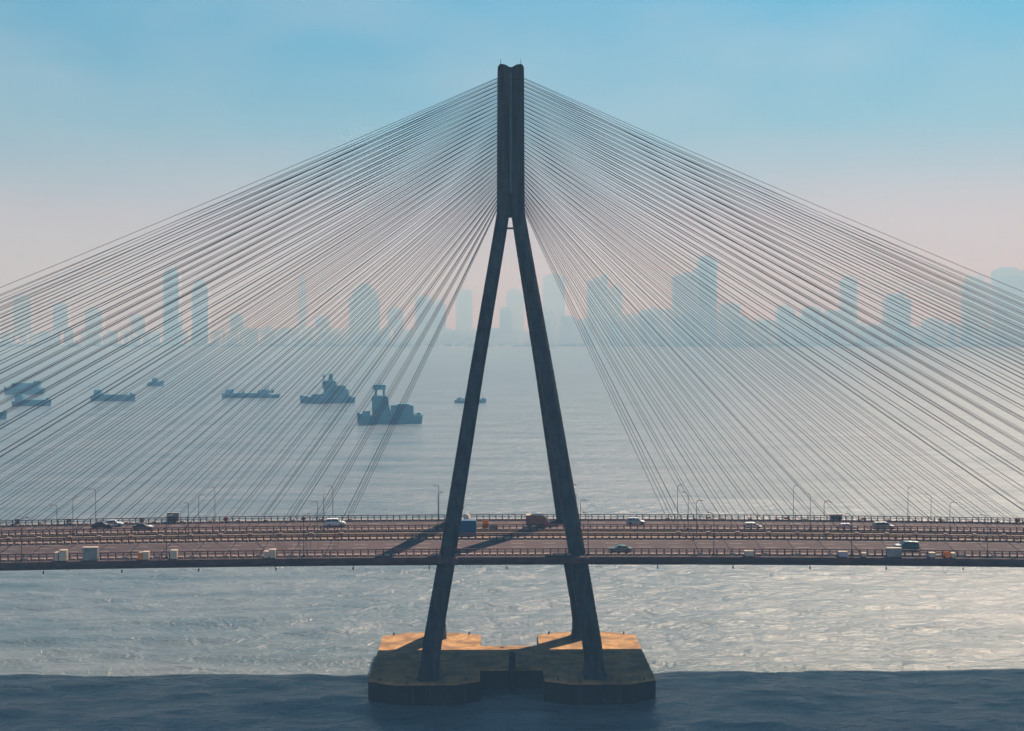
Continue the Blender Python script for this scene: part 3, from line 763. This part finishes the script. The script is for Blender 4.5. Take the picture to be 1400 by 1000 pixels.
vessel(643, 551, 'faint low boat passing behind the left pylon leg', 44, False, b_barge(5,.25,-.1), 'boat', 'boat')

# ------------------------------------------------------------------ skyline
def tower(px0, px1, ytop, Y, label, style=0):
    Y *= 1.62
    a = atY(px0, ytop, Y); b = atY(px1, ytop, Y); wd = b.x-a.x; H = a.z; cx = (a.x+b.x)/2
    r = tag(empty('high_rise', (cx, Y, 2)), label, 'high-rise', 'hazy high-rises on the far shore')
    D = min(wd, 60); H -= 2
    bd = MB()
    if style == 2:        # wedge top
        bd.loft([[(-wd/2,-D/2,0),(wd/2,-D/2,0),(wd/2,D/2,0),(-wd/2,D/2,0)],[(-wd/2,-D/2,H*.9),(wd/2,-D/2,H),(wd/2,D/2,H),(-wd/2,D/2,H*.9)]])
    elif style == 3:      # tapering
        for f0, f1, w0, w1 in ((0,.75,1,1),(.75,.9,.8,.8),(.9,1,.5,.35)):
            bd.loft([[(-wd/2*w0,-D/2*w0,H*f0),(wd/2*w0,-D/2*w0,H*f0),(wd/2*w0,D/2*w0,H*f0),(-wd/2*w0,D/2*w0,H*f0)],[(-wd/2*w1,-D/2*w1,H*f1),(wd/2*w1,-D/2*w1,H*f1),(wd/2*w1,D/2*w1,H*f1),(-wd/2*w1,D/2*w1,H*f1)]])
    else:
        top = .96 if style == 0 else .9
        bd.box(-wd/2, wd/2, -D/2, D/2, 0, H*top)
    bo = bd.build('wall', M['tower'], r)
    if style in (0, 1):
        top = .96 if style == 0 else .9
        rf = MB().box(-wd*(.3 if style == 0 else .38), wd*.28, -D*.3, D*.3, H*top, H).build('roof_block', M['tower'], r)
        MB().tube([(wd*.1,0,H),(wd*.1,0,H+H*.03)], .8, 5).build('mast', M['steel'], rf)
    rq = random.Random(int(px0)); tp = MB()
    for k in range(4):
        x = rq.uniform(-wd*.42, wd*.30); z0 = H*(.96 if style == 0 else .9 if style == 1 else .9)
        tp.box(x, x+rq.uniform(.08,.2)*wd, -D*.2, D*.2, z0-2, z0 + rq.uniform(2, 11))
    if style < 2: tp.build('plant_room', M['tower'], r)
    if int(px0) % 3 == 0:
        x = wd*.2; ck = MB().tube([(x,0,H*.88),(x,0,H+22)], .9, 4).tube([(x-12,0,H+18),(x+38,0,H+24)], .7, 4); ck.build('tower_crane', M['steel'], r)
    fl = MB(); n = int(H*.92/12)
    for k in range(1, n):
        z = k*12; fl.box(-wd/2+1.5, wd/2-1.5, -D/2-.6, -D/2-.02, z, z+6)
    if style != 3: tag(fl.build('window_band', M['towerglass'], bo), None, None, None, 'stuff')
    return r
T = [
 (225,246,367,3600,'tallest hazy tower left of the pylon, slab with flat top',0),
 (264,286,383,3700,'second tall hazy tower, just right of the tallest one at the left',1),
 (75,95,414,4300,'faint tower near the left edge behind the cables',0),
 (118,142,420,4500,'wider faint tower right of the leftmost faint tower',1),
 (20,44,404,5400,'very faint broad block at the far left edge of the skyline',0),
 (180,200,430,4400,'low faint tower left of the tallest left tower',0),
 (316,334,428,4400,'low faint tower right of the second tall left tower',1),
 (408,419,377,4700,'thin needle like faint tower midway between left edge and pylon',3),
 (432,452,432,4200,'low block right of the thin needle like tower',0),
 (478,520,388,4100,'broad stepped hazy tower tapering to a point, left of the pylon',3),
 (530,552,420,4300,'block between the stepped tapering tower and the wide pair by the innermost cables',1),
 (568,590,404,4200,'left one of two adjoining towers near the innermost left cables',0),
 (590,610,410,4250,'right one of two adjoining towers near the innermost left cables',1),
 (623,646,396,6200,'ghostly pale tower just left of the left pylon leg',0),
 (683,700,420,4300,'slim tower seen between the pylon legs',0),
 (692,716,395,6500,'ghostly pale block seen high between the pylon legs',1),
 (742,772,375,6000,'ghostly pale tower just right of the right pylon leg',0),
 (803,830,375,4600,'hazy tower with slanted top in the inner right cables',2),
 (831,850,392,4800,'lower tower touching the slanted one in the inner right cables',0),
 (872,898,424,3700,'low block right of the slanted inner tower',1),
 (920,954,368,3900,'broad shoulder tower joined left of the tallest right tower',2),
 (954,979,350,3700,'tallest hazy tower right of the pylon, straight slab',0),
 (985,1010,414,3900,'low block at the foot of the tallest right tower',0),
 (1062,1085,418,3800,'low block right of the tallest right tower, behind dense cables',1),
 (1098,1120,420,3700,'broad low block midway across the right skyline',0),
 (1150,1170,378,4400,'slender faint tower midway across the right skyline',0),
 (1209,1243,402,4000,'stout flat topped tower right of the slender one',1),
 (1262,1290,436,4000,'low block right of the stout flat topped tower',0),
 (1317,1351,378,4700,'wide faint tower with rounded shoulders near the right edge',1),
 (1358,1399,366,4300,'widest tower at the right edge of the view',0)]
for a in T: tower(*a)
# the lower city behind the shore: one mass
ct = MB(); rnd = random.Random(3)
def skyl(px):      # upper limit (photo rows) of the low city at a column
    if px < 60: return 452
    if px < 330: return 449
    if px < 640: return 446
    if px < 735: return 447
    if px < 1150: return 424 + 8*math.sin(px/40)
    return 440
for k in range(1500):
    px = rnd.uniform(-260, 1660); Y = rnd.uniform(5700, 8000)
    if px < 735: Y += 350
    lim = skyl(px) + abs(rnd.gauss(0, 9)); g = atY(px, lim, Y)
    hgt = max(12, g.z*rnd.uniform(.75, 1)) ; wd = rnd.uniform(18, 60)
    ct.box(g.x-wd/2, g.x+wd/2, Y, Y+rnd.uniform(20,60), 0, hgt)
    if rnd.random() < .5: ct.box(g.x-wd/5, g.x+wd/4, Y+3, Y+15, hgt, hgt+rnd.uniform(3,9))
tag(ct.build('distant_city', M['city']), 'low hazy blue city mass along the far shore', None, None, 'stuff')
# belt of trees on the waterfront
tr = MB()
for k in range(900):
    x = rnd.uniform(-5200, 5200)*1.3; near = 5300 + 260*math.sin(x/900.0) + 90*math.sin(x/230.0+1) + (420 if x < -100 else 0)
    y = near + rnd.uniform(60, 260); rr = rnd.uniform(8, 20); h = rr*rnd.uniform(.7,1.1)
    rg = []
    for q, zz in ((.6,2),(1,h*.5),(.8,h*.85),(.3,h*1.1)):
        rg.append([(x+math.cos(i*math.pi/3)*rr*q*rnd.uniform(.8,1.2), y+math.sin(i*math.pi/3)*rr*q, zz+1) for i in range(6)])
    tr.loft(rg)
tag(tr.build('shore_trees', mat('tree_green', (.12,.14,.10), 1, .3, .05)), 'far off belt of trees on the shore', None, None, 'stuff')
